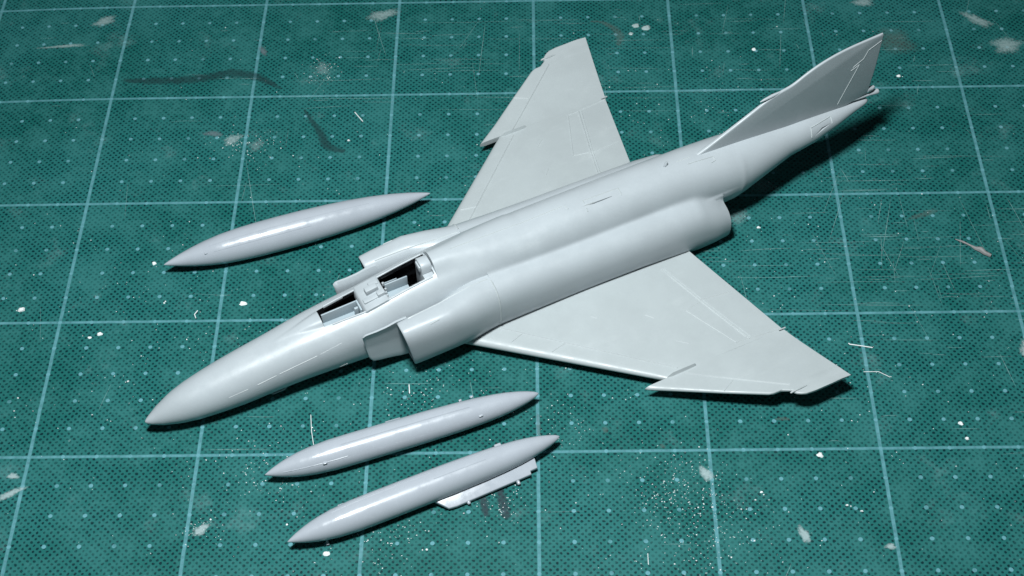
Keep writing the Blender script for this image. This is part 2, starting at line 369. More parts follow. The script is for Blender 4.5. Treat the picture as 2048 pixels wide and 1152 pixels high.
for i, (c, s, lab) in enumerate(CR_LIST):
    V, F = [], []; crumb_geo((0, 0), s, V, F, random.Random(100+i), 0.45, 9)
    z = mat_z(*c)
    V = [(v[0], v[1], v[2]-mat_z(0, 0)) for v in V]
    o = mesh_obj("plastic_chip", V, F, M_CHIP if 13 < i < 17 else M_CRUMB, None, smooth=True, sharp=30); o.location = (c[0], c[1], z)
    o['label'] = lab; o['category'] = "plastic chip"; o['group'] = "white plastic chips on the cutting mat"
def tube(pts, r, n=8, ends=True):
    P = [np.array(p, float) for p in pts]; rings = []
    for i, p in enumerate(P):
        t = P[min(i+1, len(P)-1)] - P[max(i-1, 0)]; t /= np.linalg.norm(t)
        a = np.cross(t, (0, 0, 1)) if abs(t[2]) < 0.9 else np.cross(t, (1, 0, 0)); a /= np.linalg.norm(a); b = np.cross(t, a)
        q = r[i] if isinstance(r, (list, tuple)) else r
        rings.append([tuple(p + q*(a*math.cos(2*math.pi*k/n) + b*math.sin(2*math.pi*k/n))) for k in range(n)])
    return loft(rings)
TH = [([(9.57, -6.18), (9.6, -6.22), (9.91, -6.28), (10.28, -6.36)], "upper of two white plastic threads beside the near wing tip"), ([(9.88, -7.26), (10.33, -7.26), (10.65, -7.47)], "lower bent one of two white plastic threads beside the near wing tip"),
      ([(-6.79, -8.61), (-6.72, -9.2), (-6.62, -9.68)], "long fine white thread between the nose and the middle drop tank"), ([(-3.89, -7.55), (-3.86, -7.88)], "short thick white thread under the near air intake"),
      ([(3.03, -13.40), (3.03, -13.75)], "short white thread at the bottom of the mat"), ([(-6.29, 4.14), (-6.13, 3.9), (-5.98, 3.68)], "short slanted white thread beside the hooked smear"), 
      ([(-10.72, -4.9), (-10.78, -4.75), (-10.70, -4.6)], "small hooked thread on the grid line left of the cockpit")]
for i, (P, lab) in enumerate(TH):
    r = 0.016 if i in (0, 3, 5, 6) else 0.010
    c = P[0]; V, F = tube([(p[0]-c[0], p[1]-c[1], r+0.004) for p in P], r, 6)
    o = mesh_obj("plastic_thread", V, F, M_CRUMB); o.location = (c[0], c[1], mat_z(*c)); o['label'] = lab; o['category'] = "plastic thread"; o['group'] = "white plastic threads on the cutting mat"
# brown-grey sprue sliver on the right
V, F = tube([(.30, -.20, .03), (.52, -.33, .04), (.74, -.50, .05), (.86, -.62, .06), (1.02, -.70, .08), (1.12, -.84, .08), (1.30, -.93, .05)], [0.012, 0.035, 0.03, 0.06, 0.10, 0.075, 0.06], 8)
M_SPRUE = plastic("dirty_grey_plastic", (0.20, 0.20, 0.20), 0.3, 0.5)
o = mesh_obj("plastic_sliver", V, F, M_SPRUE); o.location = (13.25, -1.85, 0); o['label'] = "dirty grey plastic sliver lying at the right of the mat"; o['category'] = "plastic sliver"

# ------------------------------------------------------------------ the model aircraft; local x forward, y to its left wing, z up
YAW = math.radians(26.6)
air = thing("model_aircraft", "unpainted grey plastic jet fighter kit with open cockpits, lying on the cutting mat", "model aircraft",
            (3.05*math.sin(YAW), -3.05*math.cos(YAW), 0), math.pi + YAW)
def itp(tab, x, k):
    xs = [t[0] for t in tab]; return float(np.interp(-x, [-v for v in xs], [t[k] for t in tab]))
# body: x, zc, half width, height up, height down, exponent
BODY = [(14.46, .60, .02, .02, .02, 2), (14.42, .60, .065, .065, .065, 2), (14.3, .60, .15, .15, .155, 2), (14.0, .64, .305, .305, .32, 2), (13.5, .70, .485, .51, .51, 2), (13.0, .75, .60, .625, .63, 2), (12.5, .80, .675, .705, .70, 2), (12, .85, .735, .765, .765, 2),
        (11.5, .90, .775, .81, .81, 2.05), (11, .96, .80, .835, .83, 2.1), (10.5, 1.02, .825, .85, .85, 2.15), (10, 1.08, .85, .885, .89, 2.2), (9.5, 1.14, .885, .92, .93, 2.25), (9, 1.18, .92, .955, .97, 2.3), (8.5, 1.21, .95, .98, 1.0, 2.35),
        (8, 1.24, .965, 1.01, 1.06, 2.4), (7.4, 1.25, .98, 1.05, 1.11, 2.5), (6.7, 1.30, .99, 1.16, 1.18, 2.5), (6.0, 1.38, 1.0, 1.23, 1.28, 2.5), (5.46, 1.45, 1.0, 1.25, 1.36, 2.5), (5.0, 1.50, 1.0, 1.27, 1.42, 2.5),
        (4.4, 1.58, 1.0, 1.24, 1.52, 2.5), (3.6, 1.66, 1.0, 1.23, 1.62, 2.5), (2, 1.72, 1.0, 1.21, 1.69, 2.45), (0, 1.74, .98, 1.23, 1.71, 2.4), (-1.5, 1.75, .96, 1.23, 1.70, 2.4), (-3, 1.76, .95, 1.21, 1.62, 2.35), (-4.0, 1.78, .97, 1.15, 1.5, 2.3),
        (-5.0, 1.80, .98, 1.06, 1.28, 2.2), (-5.6, 1.83, .97, .99, 1.05, 2.1), (-6.3, 1.90, .84, .86, .87, 2.05), (-7.5, 2.03, .61, .62, .62, 2), (-8.5, 2.08, .52, .53, .53, 2), (-9.4, 2.18, .37, .37, .37, 2), (-10.1, 2.28, .22, .21, .22, 2), (-10.5, 2.32, .15, .14, .15, 2), (-10.62, 2.33, .115, .11, .115, 2), (-10.68, 2.33, .06, .06, .06, 2), (-10.70, 2.33, .02, .02, .02, 2)]
NAC = [(3.62, .97, 1.38, .78, .93), (2.5, .96, 1.34, .77, .91), (1, .95, 1.30, .765, .89), (0, .95, 1.28, .765, .88), (-1.5, .94, 1.24, .78, .88), (-2.8, .93, 1.16, .80, .92), (-3.6, .92, 1.05, .78, .97), (-4.2, .91, .92, .78, .80), (-4.66, .90, .80, .72, .66)]
FAIR = [(5.08, 2.42, .47, .60), (4.6, 2.42, .50, .61), (4.0, 2.40, .58, .61), (3.2, 2.35, .70, .62), (2.2, 2.3, .80, .60)]      # turtledeck: x, zc, a, b
WIND = [(10.25, 1.80, .04, .12), (9.6, 1.82, .17, .25), (9.1, 1.84, .27, .37), (8.72, 1.86, .345, .42)]                         # windscreen base
NANG = 144
ANG = np.linspace(0, 2*np.pi, NANG, endpoint=False)
TT = np.linspace(0.0, 4.2, 1100)
def smin(a, b, k):
    h = np.clip(0.5 + 0.5*(b-a)/k, 0, 1); return b*(1-h) + a*h - k*h*(1-h)
def ell(Y, Z, yc, zc, a, bu, bd, n):
    b = np.where(Z > zc, bu, bd); q = (np.abs((Y-yc)/a)**n + np.abs((Z-zc)/b)**n)**(1.0/n)
    return (q-1)*min(a, bu, bd)
def section(x, nac, fair=False, wind=False, mid=None):
    p = [itp(BODY, x, k) for k in range(1, 6)]
    c0 = mid if mid else (p[0] if not nac else 1.45)
    T = TT if p[1] > 0.3 else TT*max(p[1], 0.02)*1.2
    Yg = np.sin(ANG)[:, None]*T[None]; Zg = c0 + np.cos(ANG)[:, None]*T[None]
    f = ell(Yg, Zg, 0, p[0], p[1], p[2], p[3], p[4])
    if nac:
        q = [itp(NAC, x, k) for k in range(1, 5)]
        k = float(np.interp(-x, [-3.6, 2, 3.6, 4.65], [0.09, 0.10, 0.16, 0.12]))
        f = smin(f, ell(np.abs(Yg), Zg, q[0], q[1], q[2], q[3], q[3]*1.2, 2.4), k)
        # flat belly between the engines
        f = smin(f, np.maximum(np.maximum(np.abs(Yg) - 1.0, np.abs(Zg-0.95) - 0.78), 0) + np.minimum(np.maximum(np.abs(Yg)-1.0, np.abs(Zg-0.95)-0.78), 0), 0.12)
    if fair:
        q = [itp(FAIR, x, k) for k in range(1, 4)]; f = smin(f, ell(Yg, Zg, 0, q[0], q[1], q[2], q[2], 2.3), 0.14)
    if wind:
        q = [itp(WIND, x, k) for k in range(1, 4)]; f = smin(f, ell(Yg, Zg, 0, q[0], q[1], q[2], q[2], 3.0), 0.025)
    # outermost crossing
    ins = f < 0; idx = TT.size - 1 - np.argmax(ins[:, ::-1], axis=1); idx = np.clip(idx, 0, TT.size-2)
    r = np.arange(NANG); f0 = f[r, idx]; f1 = f[r, idx+1]; t = T[idx] + (T[1]-T[0])*np.clip(-f0/(f1-f0+1e-12), 0, 1)
    z = c0 + np.cos(ANG)*t
    return [(x, float(np.sin(ANG[i])*t[i]), max(0.02, float(z[i]))) for i in range(NANG)]
rings = []
for x in [14.46, 14.44, 14.42, 14.38, 14.34, 14.3, 14.22, 14.1] + list(np.arange(14.0, 10.2, -0.2)): rings.append(section(x, False))
for x in list(np.arange(10.15, 8.75, -0.1)) + [8.72]: rings.append(section(x, False, wind=True))
for x in list(np.arange(8.7, 5.09, -0.15)) + [5.085]: rings.append(section(x, False))
for x in [5.08] + list(np.arange(5.0, 3.63, -0.12)) + [3.625]: rings.append(section(x, False, fair=True))
for x in [3.62] + list(np.arange(3.5, 2.21, -0.12)): rings.append(section(x, True, fair=True))
for x in list(np.arange(2.1, -4.5, -0.15)) + [-4.52, -4.60, -4.65]: rings.append(section(x, True))
rn = np.array(section(-4.65, True))[:, 1:]; rb = np.array(section(-4.65, False, mid=1.45))[:, 1:]; gap = np.linalg.norm(rn - rb, axis=1)
for x in (-4.655, -4.72, -4.8, -4.9, -5.0, -5.12, -5.25, -5.4):      # the soft root of the engine bulge dies away on the tail boom, the bulge itself ends in the open nozzle
    q = np.array(section(x, False, mid=1.45)); k = 0.5 + 0.5*math.cos(math.pi*(-4.655-x)/0.745)
    wgt = k*np.exp(-(gap/0.05)**2); q[:, 1:] += (rn - rb)*wgt[:, None]; rings.append([tuple(v) for v in q])
for x in list(np.arange(-5.55, -10.0, -0.15)) + [-10.1, -10.25, -10.4, -10.5, -10.58, -10.63, -10.66, -10.69, -10.70]: rings.append(section(x, False))
V, F = loft(rings)
fus = mesh_obj("fuselage", V, F, M_PLASTIC, air, sharp=42)
tree_full = bvh_of(fus)
# openings: cockpits, nozzles, slots
cut_v, cut_f = [], []
def add_prism(poly, z0, z1, M=None):
    b = len(cut_v); n = len(poly)
    for z in (z0, z1):
        for x, y in poly: p = Vector((x, y, z)); cut_v.append(tuple(M @ p) if M else tuple(p))
    cut_f.append(tuple(range(b+n-1, b-1, -1))); cut_f.append(tuple(range(b+n, b+2*n)))
    for k in range(n): cut_f.append((b+k, b+(k+1) % n, b+n+(k+1) % n, b+n+k))
half = [(8.70, .325), (8.3, .37), (7.45, .425), (6.6, .44), (5.13, .44)]
for s in (-1, 1):
    add_prism([(math.cos(a)*.42, math.sin(a)*.55) for a in np.linspace(0, 2*math.pi, 28, endpoint=False)], 0, 2.2, Matrix.Translation((-5.2, s*0.90, 0.80)) @ Matrix.Rotation(math.pi/2, 4, 'Y'))
cyl = [(math.cos(a)*.055, math.sin(a)*.04) for a in np.linspace(0, 2*math.pi, 12, endpoint=False)]
add_prism([(x-3.0, y+.03) for x, y in cyl], 2.7, 3.3)
# long slot on the spine, slot low on the tail boom
add_prism([(.05, .30), (-.95, .335), (-.95, .345), (-.4, .362)], 2.875, 3.2)
def side_slot(x0, x1, z, t, y0=0.2, y1=1.2):
    b = len(cut_v); P = [(x0, z), (x1, z+.135), (x1, z+.15), ((x0+x1)/2, z+.07+t)]
    for y in (y0, y1):
        for x, zz in P: cut_v.append((x, y, zz))
    cut_f.append((b+3, b+2, b+1, b)); cut_f.append((b+4, b+5, b+6, b+7))
    for k in range(4): cut_f.append((b+k, b+(k+1) % 4, b+4+(k+1) % 4, b+4+k))
side_slot(-8.3, -9.0, 2.20, .085, .25)
cutter = mesh_obj("cutter", cut_v, cut_f, None, None, smooth=False)
bo = fus.modifiers.new("b", 'BOOLEAN'); bo.operation = 'DIFFERENCE'; bo.object = cutter; bo.solver = 'EXACT'
cutter.parent = air
def cockpit_cutter(poly, z0, z1):
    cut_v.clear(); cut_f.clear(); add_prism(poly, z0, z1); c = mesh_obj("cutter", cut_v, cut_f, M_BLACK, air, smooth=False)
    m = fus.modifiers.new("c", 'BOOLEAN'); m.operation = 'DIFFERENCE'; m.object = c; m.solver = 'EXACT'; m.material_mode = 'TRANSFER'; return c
cut2 = [cockpit_cutter([(x, -y) for x, y in half] + [(x, y) for x, y in half[::-1]], 1.0, 3.6),
        cockpit_cutter([(8.45, -.62), (8.45, .62), (7.0, .76), (5.2, .78), (5.2, -.78), (7.0, -.76)], .45, 1.80), None]
cut_v.clear(); cut_f.clear()
for zt, x in ((1.98, 8.45), (2.12, 7.4), (2.27, 6.6), (2.50, 5.2)): cut_v += [(x, -.56, 1.7), (x, .56, 1.7), (x, .56, zt), (x, -.56, zt)]
for k in range(3):
    b = 4*k
    for q in range(4): cut_f.append((b+q, b+(q+1) % 4, b+4+(q+1) % 4, b+4+q))
cut_f += [(0, 3, 2, 1), (12, 13, 14, 15)]
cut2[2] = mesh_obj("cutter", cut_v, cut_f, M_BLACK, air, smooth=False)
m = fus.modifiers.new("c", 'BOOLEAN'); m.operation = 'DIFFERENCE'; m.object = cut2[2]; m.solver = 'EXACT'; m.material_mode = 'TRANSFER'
dg = bpy.context.evaluated_depsgraph_get(); dg.update()
me = bpy.data.meshes.new_from_object(fus.evaluated_get(dg))
for c in [cutter] + cut2: bpy.data.objects.remove(c, do_unlink=True)
old = fus; me.name = "fuselage"; bpy.data.objects.remove(old, do_unlink=True)
fus = finish("fuselage", me, M_PLASTIC, air, sharp=42, keep=True)

# air intakes: hollow shells in front of the engine bulges, with splitter plates
INT = [(6.62, 1.45, 1.33, .41, .87, 3.0), (6.2, 1.455, 1.37, .44, .88, 3.0), (5.3, 1.46, 1.44, .485, .88, 3.0), (4.5, 1.25, 1.40, .65, .92, 2.5), (3.9, 1.03, 1.39, .765, .925, 2.4), (3.60, .97, 1.38, .78, .93, 2.4)]
def int_ring(x, s, d=0.0, n=56, sweep=0.0):
    p = [itp(INT, x, k) for k in range(1, 6)]; out = []
    for k in range(n):
        th = 2*math.pi*k/n; c, si = math.cos(th), math.sin(th); e = 2/p[4]
        y = p[0] + (p[2]-d)*math.copysign(abs(si)**e, si); z = p[1] + (p[3]-d)*(1 if c > 0 else 1 + .2*min(1, max(0, (5.3-x)/1.68)))*math.copysign(abs(c)**e, c)
        dx = sweep*((z-1.3)*0.16 - max(0, .55-z)*0.15)
        out.append((x+dx, s*y, max(z, .05)))
    return out
intakes = []
for s in (1, -1):
    R = [int_ring(x, s, 0.0, sweep=max(0, (x-5.3)/1.32)) for x in (3.60, 3.62, 3.7, 3.8, 3.9, 4.05, 4.2, 4.35, 4.5, 4.7, 4.9, 5.1, 5.3, 5.6, 5.9, 6.2, 6.45, 6.58)]
    R += [int_ring(6.615, s, 0.012, sweep=1), int_ring(6.625, s, 0.03, sweep=1), int_ring(6.61, s, 0.05, sweep=1), int_ring(6.5, s, 0.075, sweep=1), int_ring(6.0, s, 0.10, sweep=.6), int_ring(5.0, s, 0.2), int_ring(4.2, s, 0.3)]
    V, F = loft(R, True, True)
    it = mesh_obj("air_intake", V, F, M_PLASTIC, air, sharp=50); intakes.append(it)
    # splitter plate, S-shaped upper edge curling outward
    prof_t = [(7.84, 2.00), (7.74, 2.07), (7.4, 2.055), (7.05, 2.08), (6.75, 2.15), (6.6, 2.16), (6.42, 2.16)]
    prof_b = [(7.70, .84), (7.60, .68), (7.42, .62), (7.0, .52), (6.75, .44), (6.6, .40), (6.42, .36)]
    rings = []
    ns = 22
    for i in range(ns):
        u = i/(ns-1)*(len(prof_t)-1); xt = np.interp(u, range(7), [q[0] for q in prof_t]); zt = np.interp(u, range(7), [q[1] for q in prof_t])
        xb = np.interp(u, range(7), [q[0] for q in prof_b]); zb = np.interp(u, range(7), [q[1] for q in prof_b]); row = []
        m = 14
        for side in (1, -1):
            for k in (range(m+1) if side == 1 else range(m, -1, -1)):
                v = k/m; z = zb + (zt-zb)*v; x = xb + (xt-xb)*v
                e = min(1.0, (i+.02)/1.0, 1.0); th = (0.05 + .02*i/ns)*min(1, 0.35 + i*.33)*(1 if 0 < k < m else 0.6)
                yc = 1.085 + 0.055*max(0, (v-.8)/.2)**2 - .03*(1-abs(2*v-1))
                row.append((x, s*(yc + side*th*.9), z))
        rings.append(row)
    V, F = loft(rings)
    mesh_obj("splitter_plate", V, F, M_PLASTIC, it, sharp=60)

# cockpits
def wall(name, pts, th, mat, parent, z0, z1):
    return plate(name, [(x, z) for x, z in pts], th, mat, parent, lambda u, v, w: (u, z0 + w, v), 0.01)
tub = bevel_box("cockpit_tub", (8.02, .14, 1.62), (1.18, .66, .08), M_TUB, air, bev=.015)
bevel_box("tub_wall", (8.02, -.19, 1.84), (1.18, .05, .44), M_TUB, tub, Matrix.Rotation(.03, 3, 'Y'), bev=.015)
bevel_box("tub_wall", (7.47, .02, 1.86), (.06, .44, .50), M_TUB, tub, bev=.02)
bevel_box("seat_rail", (7.58, .06, 1.86), (.13, .09, .44), M_TUB, tub, bev=.025)
tub2 = bevel_box("cockpit_tub", (6.15, .12, 1.85), (.74, .68, .08), M_TUB, air, bev=.015)
bevel_box("tub_wall", (6.15, -.21, 2.07), (.74, .05, .40), M_TUB, tub2, bev=.015)
bevel_box("tub_wall", (6.28, -.34, 2.16), (.42, .03, .05), M_TUB, tub2, bev=.008)
for y, z, h in ((-.22, 2.30, .16), (-.05, 2.22, .14), (.07, 2.18, .20), (.17, 2.20, .12), (.25, 2.14, .16)):
    bevel_box("panel_stub", (6.58 + .03*math.sin(y*40), y, z), (.07, .06, h), M_PLASTIC, tub2, bev=.015)
def deck_prism(name, prof, hw, mat, parent, bev=.015):
    return plate(name, prof, 2*hw, mat, parent, lambda u, v, w: (u, w, v), bev)
dk = deck_prism("cockpit_deck", [(7.43, 1.9), (7.43, 2.26), (7.37, 2.315), (6.70, 2.455), (6.65, 2.42), (6.65, 2.0)], .515, M_PLASTIC, air)
bevel_box("instrument_hood", (6.99, -.09, 2.46), (.42, .22, .20), M_PLASTIC, dk, Matrix.Rotation(.13, 3, 'Y'), .025, 2, .92)
bevel_box("instrument_hood", (6.79, .20, 2.47), (.27, .19, .17), M_PLASTIC, dk, Matrix.Rotation(.13, 3, 'Y'), .02, 2, .9)
bevel_box("deck_step", (7.06, .18, 2.385), (.60, .18, .08), M_PLASTIC, dk, Matrix.Rotation(.13, 3, 'Y'), .02)
bevel_box("deck_step", (6.85, -.29, 2.44), (.3, .18, .06), M_PLASTIC, dk, Matrix.Rotation(.13, 3, 'Y'), .02)
hb = plate("rear_bulkhead", [(-.30, 1.2), (.44, 1.2), (.44, 2.56), (.24, 2.58), (.22, 2.84), (.14, 2.93), (-.16, 2.93), (-.26, 2.84), (-.30, 2.6)], .34, M_PLASTIC, air, lambda u, v, w: (5.28 + w, u, v), .03)
bevel_box("headrest_block", (5.42, -.02, 2.72), (.16, .32, .24), M_PLASTIC, hb, bev=.04)
bevel_box("bulkhead_ledge", (5.28, .34, 2.60), (.34, .18, .05), M_PLASTIC, hb, bev=.015)
for s in (1, -1):      # canopy sills
    P = [(8.46, .375), (7.45, .46), (6.6, .475), (5.2, .475)]; Vv, Ff = [], []; pts = dense([(x, s*y, 0) for x, y in P], .1)
    ringsS = []
    for p in pts:
        loc = tree_full.ray_cast(Vector((p.x, p.y, 5)), Vector((0, 0, -1)))[0]
        z = loc.z; ringsS.append([(p.x, p.y - .028, z-.05), (p.x, p.y-.028, z+.018), (p.x, p.y-.012, z+.034), (p.x, p.y+.012, z+.034), (p.x, p.y+.028, z+.016), (p.x, p.y+.028, z-.05)])
    V, F = loft(ringsS); mesh_obj("canopy_sill", V, F, M_PLASTIC, air, sharp=50)

# wings
def chord(y):      # inner panel leading / trailing edge
    return 4.66 - 1.163*(y - 1.72), -3.17 - .232*(y - 1.86)
SL = [0, .003, .008, .016, .028, .045, .07, .10, .16, .25, .35, .45, .55, .65, .75, .85, .93, .98, 1.0]
def prof(s):
    a = math.sqrt(max(0, 1-(1-min(s, .05)/.05)**2)) if s < .05 else 1.0
    return a*(1 if s < .55 else 1 - .72*((s-.55)/.45))
def wing_ring(y, s, le, te, zt, th):
    c = le-te; zc = zt - .5*th; up = [(le - q*c, s*y, zc + .5*th*prof(q) + .03*(th/.25)*(1-abs(2*q-.9))*0.6) for q in SL]; lo = [(le - q*c, s*y, zc - .5*th*prof(q)) for q in SL[::-1][:-1]]
    return up + lo
DH = math.tan(math.radians(9.2))
wings = []
for s in (1, -1):
    R = []
    for y in np.linspace(.7, 5.66, 14):
        le, te = chord(y); R.append(wing_ring(y, s, le, te, .60 - .008*(y-1.7), float(np.interp(y, [.7, 5.66], [.36, .20]))))
    V, F = loft(R); wg = mesh_obj("wing", V, F, M_WING, air, sharp=55); wings.append(wg)
    R = []
    OL = [(5.66, .78, .19), (5.72, .715, .19), (6.2, -.02, .17), (7.0, -1.17, .14), (7.70, -2.20, .115), (7.75, -2.32, .115), (7.765, -2.56, .11), (7.95, -2.88, .10), (7.965, -2.83, .11), (8.10, -2.92, .11), (8.18, -3.02, .10), (8.24, -3.14, .10), (8.28, -3.40, .095), (8.29, -4.0, .08)]
    for y, le, th in OL:
        te = -3.17 - .232*(y-1.86) - .02; te = min(te, le-.6) if y > 8.28 else te
        R.append(wing_ring(y, s, le, te, .5685 + DH*1.22*(y-5.66)**2/((y-5.66)+.6) , th))
    V, F = loft(R); op = mesh_obj("outer_wing_panel", V, F, M_WING, wg, sharp=55)
    V, F = loft([[(.0, s*5.63, .56), (.02, s*5.655, .575), (.0, s*5.68, .56)], [(-.18, s*5.60, .57), (-.18, s*5.64, .69), (-.18, s*5.69, .57)], [(-.9, s*5.60, .56), (-.93, s*5.64, .68), (-.93, s*5.69, .56)], [(-1.0, s*5.61, .54), (-1.0, s*5.64, .56), (-1.0, s*5.68, .54)]])
    mesh_obj("wing_fence", V, F, M_WING, wg, sharp=30)
    V, F = tube([(-2.76, s*8.0, .925), (-2.82, s*8.0, .945), (-3.1, s*8.0, .965), (-3.32, s*8.0, .955)], [.022, .034, .032, .018], 8)
    mesh_obj("wing_tip_light", V, F, M_WING, op)
    V, F = tube([(-3.9, s*5.67, .56), (-4.13, s*5.67, .555)], [.02, .024], 6); mesh_obj("hinge_pin", V, F, M_WING, wg)
    # raised panel lines
    tr = bvh_of(wg, op); V, F = [], []
    def rl(pts, h=.011, w=.014): ridge_geo(tr, [(x, s*y, 1.0) for x, y in pts], (0, 0, -1), V, F, w, h)
    rl([(3.64, 1.70), (1.55, 3.65), (-.42, 5.48)], .016, .018)                      # slat hinge
    rl([(2.64, 3.24), (2.1, 3.12)]); rl([(3.55, 2.35), (3.1, 2.2)])
    rl([(-.52, 5.74), (-2.93, 7.72)], .014, .016); rl([(-1.1, 6.98), (-1.6, 6.72)])
    rl([(-1.94, 1.9), (-2.37, 3.55), (-2.94, 5.52)], .014, .012); rl([(-2.02, 1.9), (-2.45, 3.55), (-3.02, 5.48)], .010, .010); rl([(-2.0, 2.2), (-2.45, 3.9), (-2.88, 5.42)], .010)
    rl([(-2.37, 3.55), (-3.46, 3.66)]); rl([(-2.94, 5.52), (-4.0, 5.62)])
    rl([(-1.77, 3.71), (-2.51, 5.48)], .009); rl([(-1.77, 3.71), (-2.30, 3.62)], .009); rl([(-2.51, 5.48), (-2.9, 5.5)], .009)
    rl([(-.55, 3.3), (-.75, 3.55)], .008); rl([(.95, 2.6), (.8, 2.75)], .008); rl([(-.9, 4.6), (-1.2, 4.85)], .008)
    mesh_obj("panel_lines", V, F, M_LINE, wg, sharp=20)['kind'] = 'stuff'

# fin
def fin_profile():
    LE = [(-3.95, 2.86), (-4.35, 2.99), (-5.25, 3.44), (-6.05, 3.86), (-6.60, 4.15), (-7.10, 4.20+.02), (-7.5, 4.42), (-8.0, 4.68), (-8.46, 4.88), (-8.99, 5.03), (-9.54, 5.12), (-10.2, 5.17), (-10.76, 5.20)]
    LE[5] = (-7.02, 4.30); LE[4] = (-6.55, 4.12)
    LE = catmull(LE, 4); TE = [(-10.80, 5.10), (-10.74, 3.83), (-10.66, 3.1), (-10.60, 2.70), (-10.4, 2.66), (-9.6, 2.45), (-9.4, 2.1), (-3.9, 2.3)]
    return [(float(p[0]), float(p[1])) for p in LE] + TE
def fin_to3(u, v, w):
    return (u, w*(1.0 - .45*min(1, max(0, (v-2.6)/2.6)))*1.0, v)
fin = plate("tail_fin", fin_profile(), .15, M_PLASTIC, air, fin_to3, .055)
V, F = tube([(-6.36, 0, 4.19), (-6.5, 0, 4.215), (-6.8, 0, 4.26), (-7.15, 0, 4.30)], [.012, .04, .055, .03], 8); mesh_obj("pitot_probe", V, F, M_PLASTIC, fin)
V, F = tube([(-9.45, .02, 2.68), (-9.9, .02, 2.63), (-10.4, .02, 2.59), (-10.75, .02, 2.57), (-11.0, .02, 2.57), (-11.06, .02, 2.57)], [.02, .05, .06, .055, .10, .085], 12); mesh_obj("fuel_vent", V, F, M_PLASTIC, fin, sharp=50)
V, F = tube([(-10.6, 0, 2.82), (-10.78, 0, 2.80), (-10.88, 0, 2.84)], [.10, .09, .05], 10); mesh_obj("tail_light", V, F, M_PLASTIC, fin)
tf = bvh_of(fin); V, F = [], []
def fl(P, h=.006, w=.009):
    for sd in (1, -1): ridge_geo(tf, [(x, 0, z) for x, z in P], (0, -sd, 0), V, F, w, h)
fl([(-9.42, 2.75), (-10.02, 4.22)]); fl([(-9.72, 4.08), (-10.02, 4.22)]); fl([(-9.78, 4.20), (-10.15, 4.42), (-10.28, 4.72), (-10.74, 4.93)])
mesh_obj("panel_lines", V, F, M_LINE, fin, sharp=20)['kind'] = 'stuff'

# small fittings on the fuselage
V, F = tube([(10.78, .63, .45), (10.7, .675, .44), (10.35, .67, .43), (10.2, .58, .40)], [.012, .024, .024, .012], 8); mesh_obj("antenna_blade", V, F, M_PLASTIC, air)
V, F = tube([(-3.0, .0, 2.9), (-3.06, .0, 3.05), (-3.08, .0, 3.10)], [.05, .05, .03], 10); mesh_obj("spine_pin", V, F, M_PLASTIC, air)
tf = bvh_of(fus, *intakes); V, F = [], []
def fz_(P, h=.010, w=.013): ridge_geo(tf, P, (0, 0, -1), V, F, w, h)
def fy_(P, s=1, h=.010, w=.013): ridge_geo(tf, P, (0, -s, -.35), V, F, w, h)
fz_([(4.4, .02, 3), (2.0, .02, 3), (.62, .02, 3)], .012)
for s in (1, -1):
    fy_([(12.0, s*.9, 1.18), (11.4, s*.9, 1.26)], s, .004, .007); fy_([(11.1, s*.9, 1.30), (10.5, s*.9, 1.40)], s, .006, .008); fy_([(10.4, s*.9, 1.42), (9.2, s*.9, 1.62)], s, .006, .008); fy_([(9.1, s*.9, 1.64), (8.4, s*.9, 1.78)], s, .003, .006)
    fy_([(8.6, s*.9, .75), (8.35, s*.9, .78)], s)
    fy_([(5.9, s*.9, 1.9), (5.6, s*.9, 1.95)], s, .008)
    fz_([(3.62, s*1.15, 3), (3.60, s*1.5, 3), (3.60, s*1.75, 3), (3.60, s*1.90, 3)], .016, .02)
    ridge_geo(tf, [(3.61, s*2.5, 1.9), (3.60, s*2.5, 1.2), (3.60, s*2.5, .7)], (0, -s, 0), V, F, .02, .014)
    fz_([(6.4, s*1.25, 3), (5.4, s*1.2, 3), (4.4, s*1.08, 3), (3.7, s*1.05, 3)], .008)
    fy_([(-8.25, s*.5, 2.53), (-9.08, s*.5, 2.60)], s, .014); fy_([(-8.22, s*.5, 2.20), (-8.25, s*.5, 2.53)], s, .014); fy_([(-9.08, s*.5, 2.36), (-9.08, s*.5, 2.60)], s, .014)
fz_([(-.05, .12, 3), (-1.25, .16, 3), (-1.25, .42, 3)], .008); fz_([(-.05, .12, 3), (-.02, .50, 3)], .012); fz_([(-.02, .30, 3), (-.35, .31, 3)], .010)
fz_([(.55, .02, 3), (.5, .2, 3)], .010); fz_([(-3.7, .25, 3), (-4.6, .28, 3), (-4.6, .42, 3), (-4.45, .45, 3)], .010); fz_([(-3.4, .02, 3), (-3.9, .02, 3)], .008)
mesh_obj("panel_lines", V, F, M_LINE, air, sharp=20)['kind'] = 'stuff'

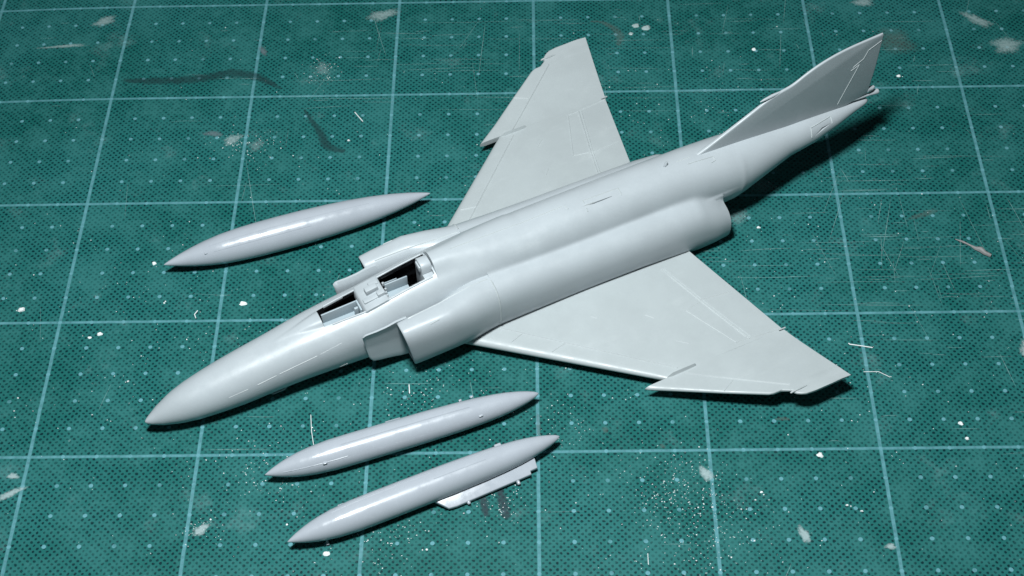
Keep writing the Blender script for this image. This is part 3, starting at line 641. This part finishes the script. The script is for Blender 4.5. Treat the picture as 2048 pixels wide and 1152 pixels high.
# ------------------------------------------------------------------ drop tanks
P1 = [(0, .012), (.004, .05), (.012, .10), (.03, .20), (.06, .355), (.11, .565), (.16, .73), (.216, .865), (.28, .945), (.35, .99), (.43, 1.0), (.52, .985), (.62, .93), (.70, .855), (.78, .735), (.86, .56), (.92, .375), (.957, .235), (.985, .11), (.995, .06), (1, .02)]
P2 = [(0, .012), (.004, .06), (.012, .13), (.03, .28), (.06, .475), (.09, .63), (.12, .755), (.17, .89), (.235, .98), (.30, 1.0), (.42, 1.0), (.58, .985), (.70, .935), (.78, .865), (.84, .77), (.885, .66), (.93, .50), (.96, .355), (.985, .20), (.995, .11), (1, .03)]
def tank(name, label, nose, tail, r, prof_t, roll=0.0):
    nose = Vector((*nose, 0)); tail = Vector((*tail, 0)); L = (tail-nose).length
    t = thing(name, label, "drop tank", nose, math.atan2(tail.y-nose.y, tail.x-nose.x), "loose drop tanks beside the aircraft")
    xs = np.linspace(0, 1, 90)**1.0; xs = np.unique(np.concatenate([xs, [q[0] for q in prof_t]]))
    px = np.array([q[0] for q in prof_t]); py = np.array([q[1] for q in prof_t])
    # smooth the profile
    ys = np.interp(xs, px, py); 
    for _ in range(2):
        y2 = ys.copy(); y2[1:-1] = (ys[:-2]*(xs[2:]-xs[1:-1]) + ys[2:]*(xs[1:-1]-xs[:-2]))/(xs[2:]-xs[:-2])*.5 + ys[1:-1]*.5; ys = y2
    n = 64; rings = [[(x*L, y*r*math.sin(2*math.pi*k/n), r + .002 + y*r*math.cos(2*math.pi*k/n)) for k in range(n)] for x, y in zip(xs, ys)]
    V, F = loft(rings); b = mesh_obj("tank_body", V, F, M_TANK, t, sharp=60)
    return t, b, L
def on_tank(b, r, items):
    tr = bvh_of(b); V, F = [], []
    for P, phi, h, w in items:      # phi: angle from the top toward the camera side (-y)
        d = Vector((0, math.sin(phi), -math.cos(phi)))
        ridge_geo(tr, [Vector((x, 0, r)) for x in P], d, V, F, w, h, .12)
    return V, F
t1, b1, L1 = tank("drop_tank", "fat drop tank with a long pointed tail, lying behind the aircraft nose", (-11.867, -3.151), (-3.472, -.229), .56, P1)
V, F = on_tank(b1, .56, [((1.5, 6.8), .25, .003, .010), ((1.6, 4.8), .75, .004, .010)]); mesh_obj("seam_line", V, F, M_TANK, t1, sharp=20)
for x, y, z in ((1.36, -.26, .86), (7.2, -.24, .78)): bevel_box("mounting_stub", (x, y, z), (.10, .07, .05), M_TANK, t1, bev=.02)
t2, b2, L2 = tank("drop_tank", "slim drop tank without a pylon, nearest to the aircraft nose on the camera side", (-7.862, -10.983), (.032, -8.238), .465, P2)
V, F = on_tank(b2, .465, [((2.3, 6.2), .12, .006, .014), ((.5, 2.4), .95, .006, .012), ((3.75, 4.2), -1.2, .02, .03)]); mesh_obj("seam_line", V, F, M_TANK, t2, sharp=20)
for x, y, z in ((1.72, -.36, .72), (6.45, -.32, .70)): bevel_box("mounting_stub", (x, y, z), (.13, .09, .06), M_TANK, t2, bev=.02)
for x, y, z in ((4.55, .44, .56), (6.4, .40, .70), (6.05, .42, .66)): bevel_box("mounting_stub", (x, y, z), (.09, .06, .06), M_TANK, t2, bev=.02)
t3, b3, L3 = tank("drop_tank", "slim drop tank with a flat pylon on its side, nearest the camera", (-7.012, -13.180), (.630, -9.772), .465, P2)
V, F = on_tank(b3, .465, [((1.4, 4.4), -.35, .003, .010), ((4.4, 6.0), .18, .004, .012)]); mesh_obj("seam_line", V, F, M_TANK, t3, sharp=20)
for x, y, z in ((1.75, .38, .62), (6.55, .33, .70)): bevel_box("mounting_stub", (x, y, z), (.20, .10, .05), M_TANK, t3, bev=.02)
V, F = tube([(1.05, -.20, .18), (1.05, -.27, .09), (1.04, -.30, .05)], [.035, .03, .055], 8); mesh_obj("mounting_stub", V, F, M_TANK, t3)
PY = [(4.08, .20), (4.56, .72), (4.80, .745), (7.16, .675), (7.17, .575), (7.40, .565), (7.44, .27), (7.40, .12)]
py = plate("pylon", PY, .10, M_TANK, t3, lambda u, v, w: (u, -v, .30 - .31*(v-.2) + w), .02)
for x in (5.16, 6.72):
    V, F = tube([(x, -.68, .13), (x, -.76, .12), (x, -.80, .11)], [.05, .055, .04], 10); mesh_obj("pylon_pin", V, F, M_TANK, py)
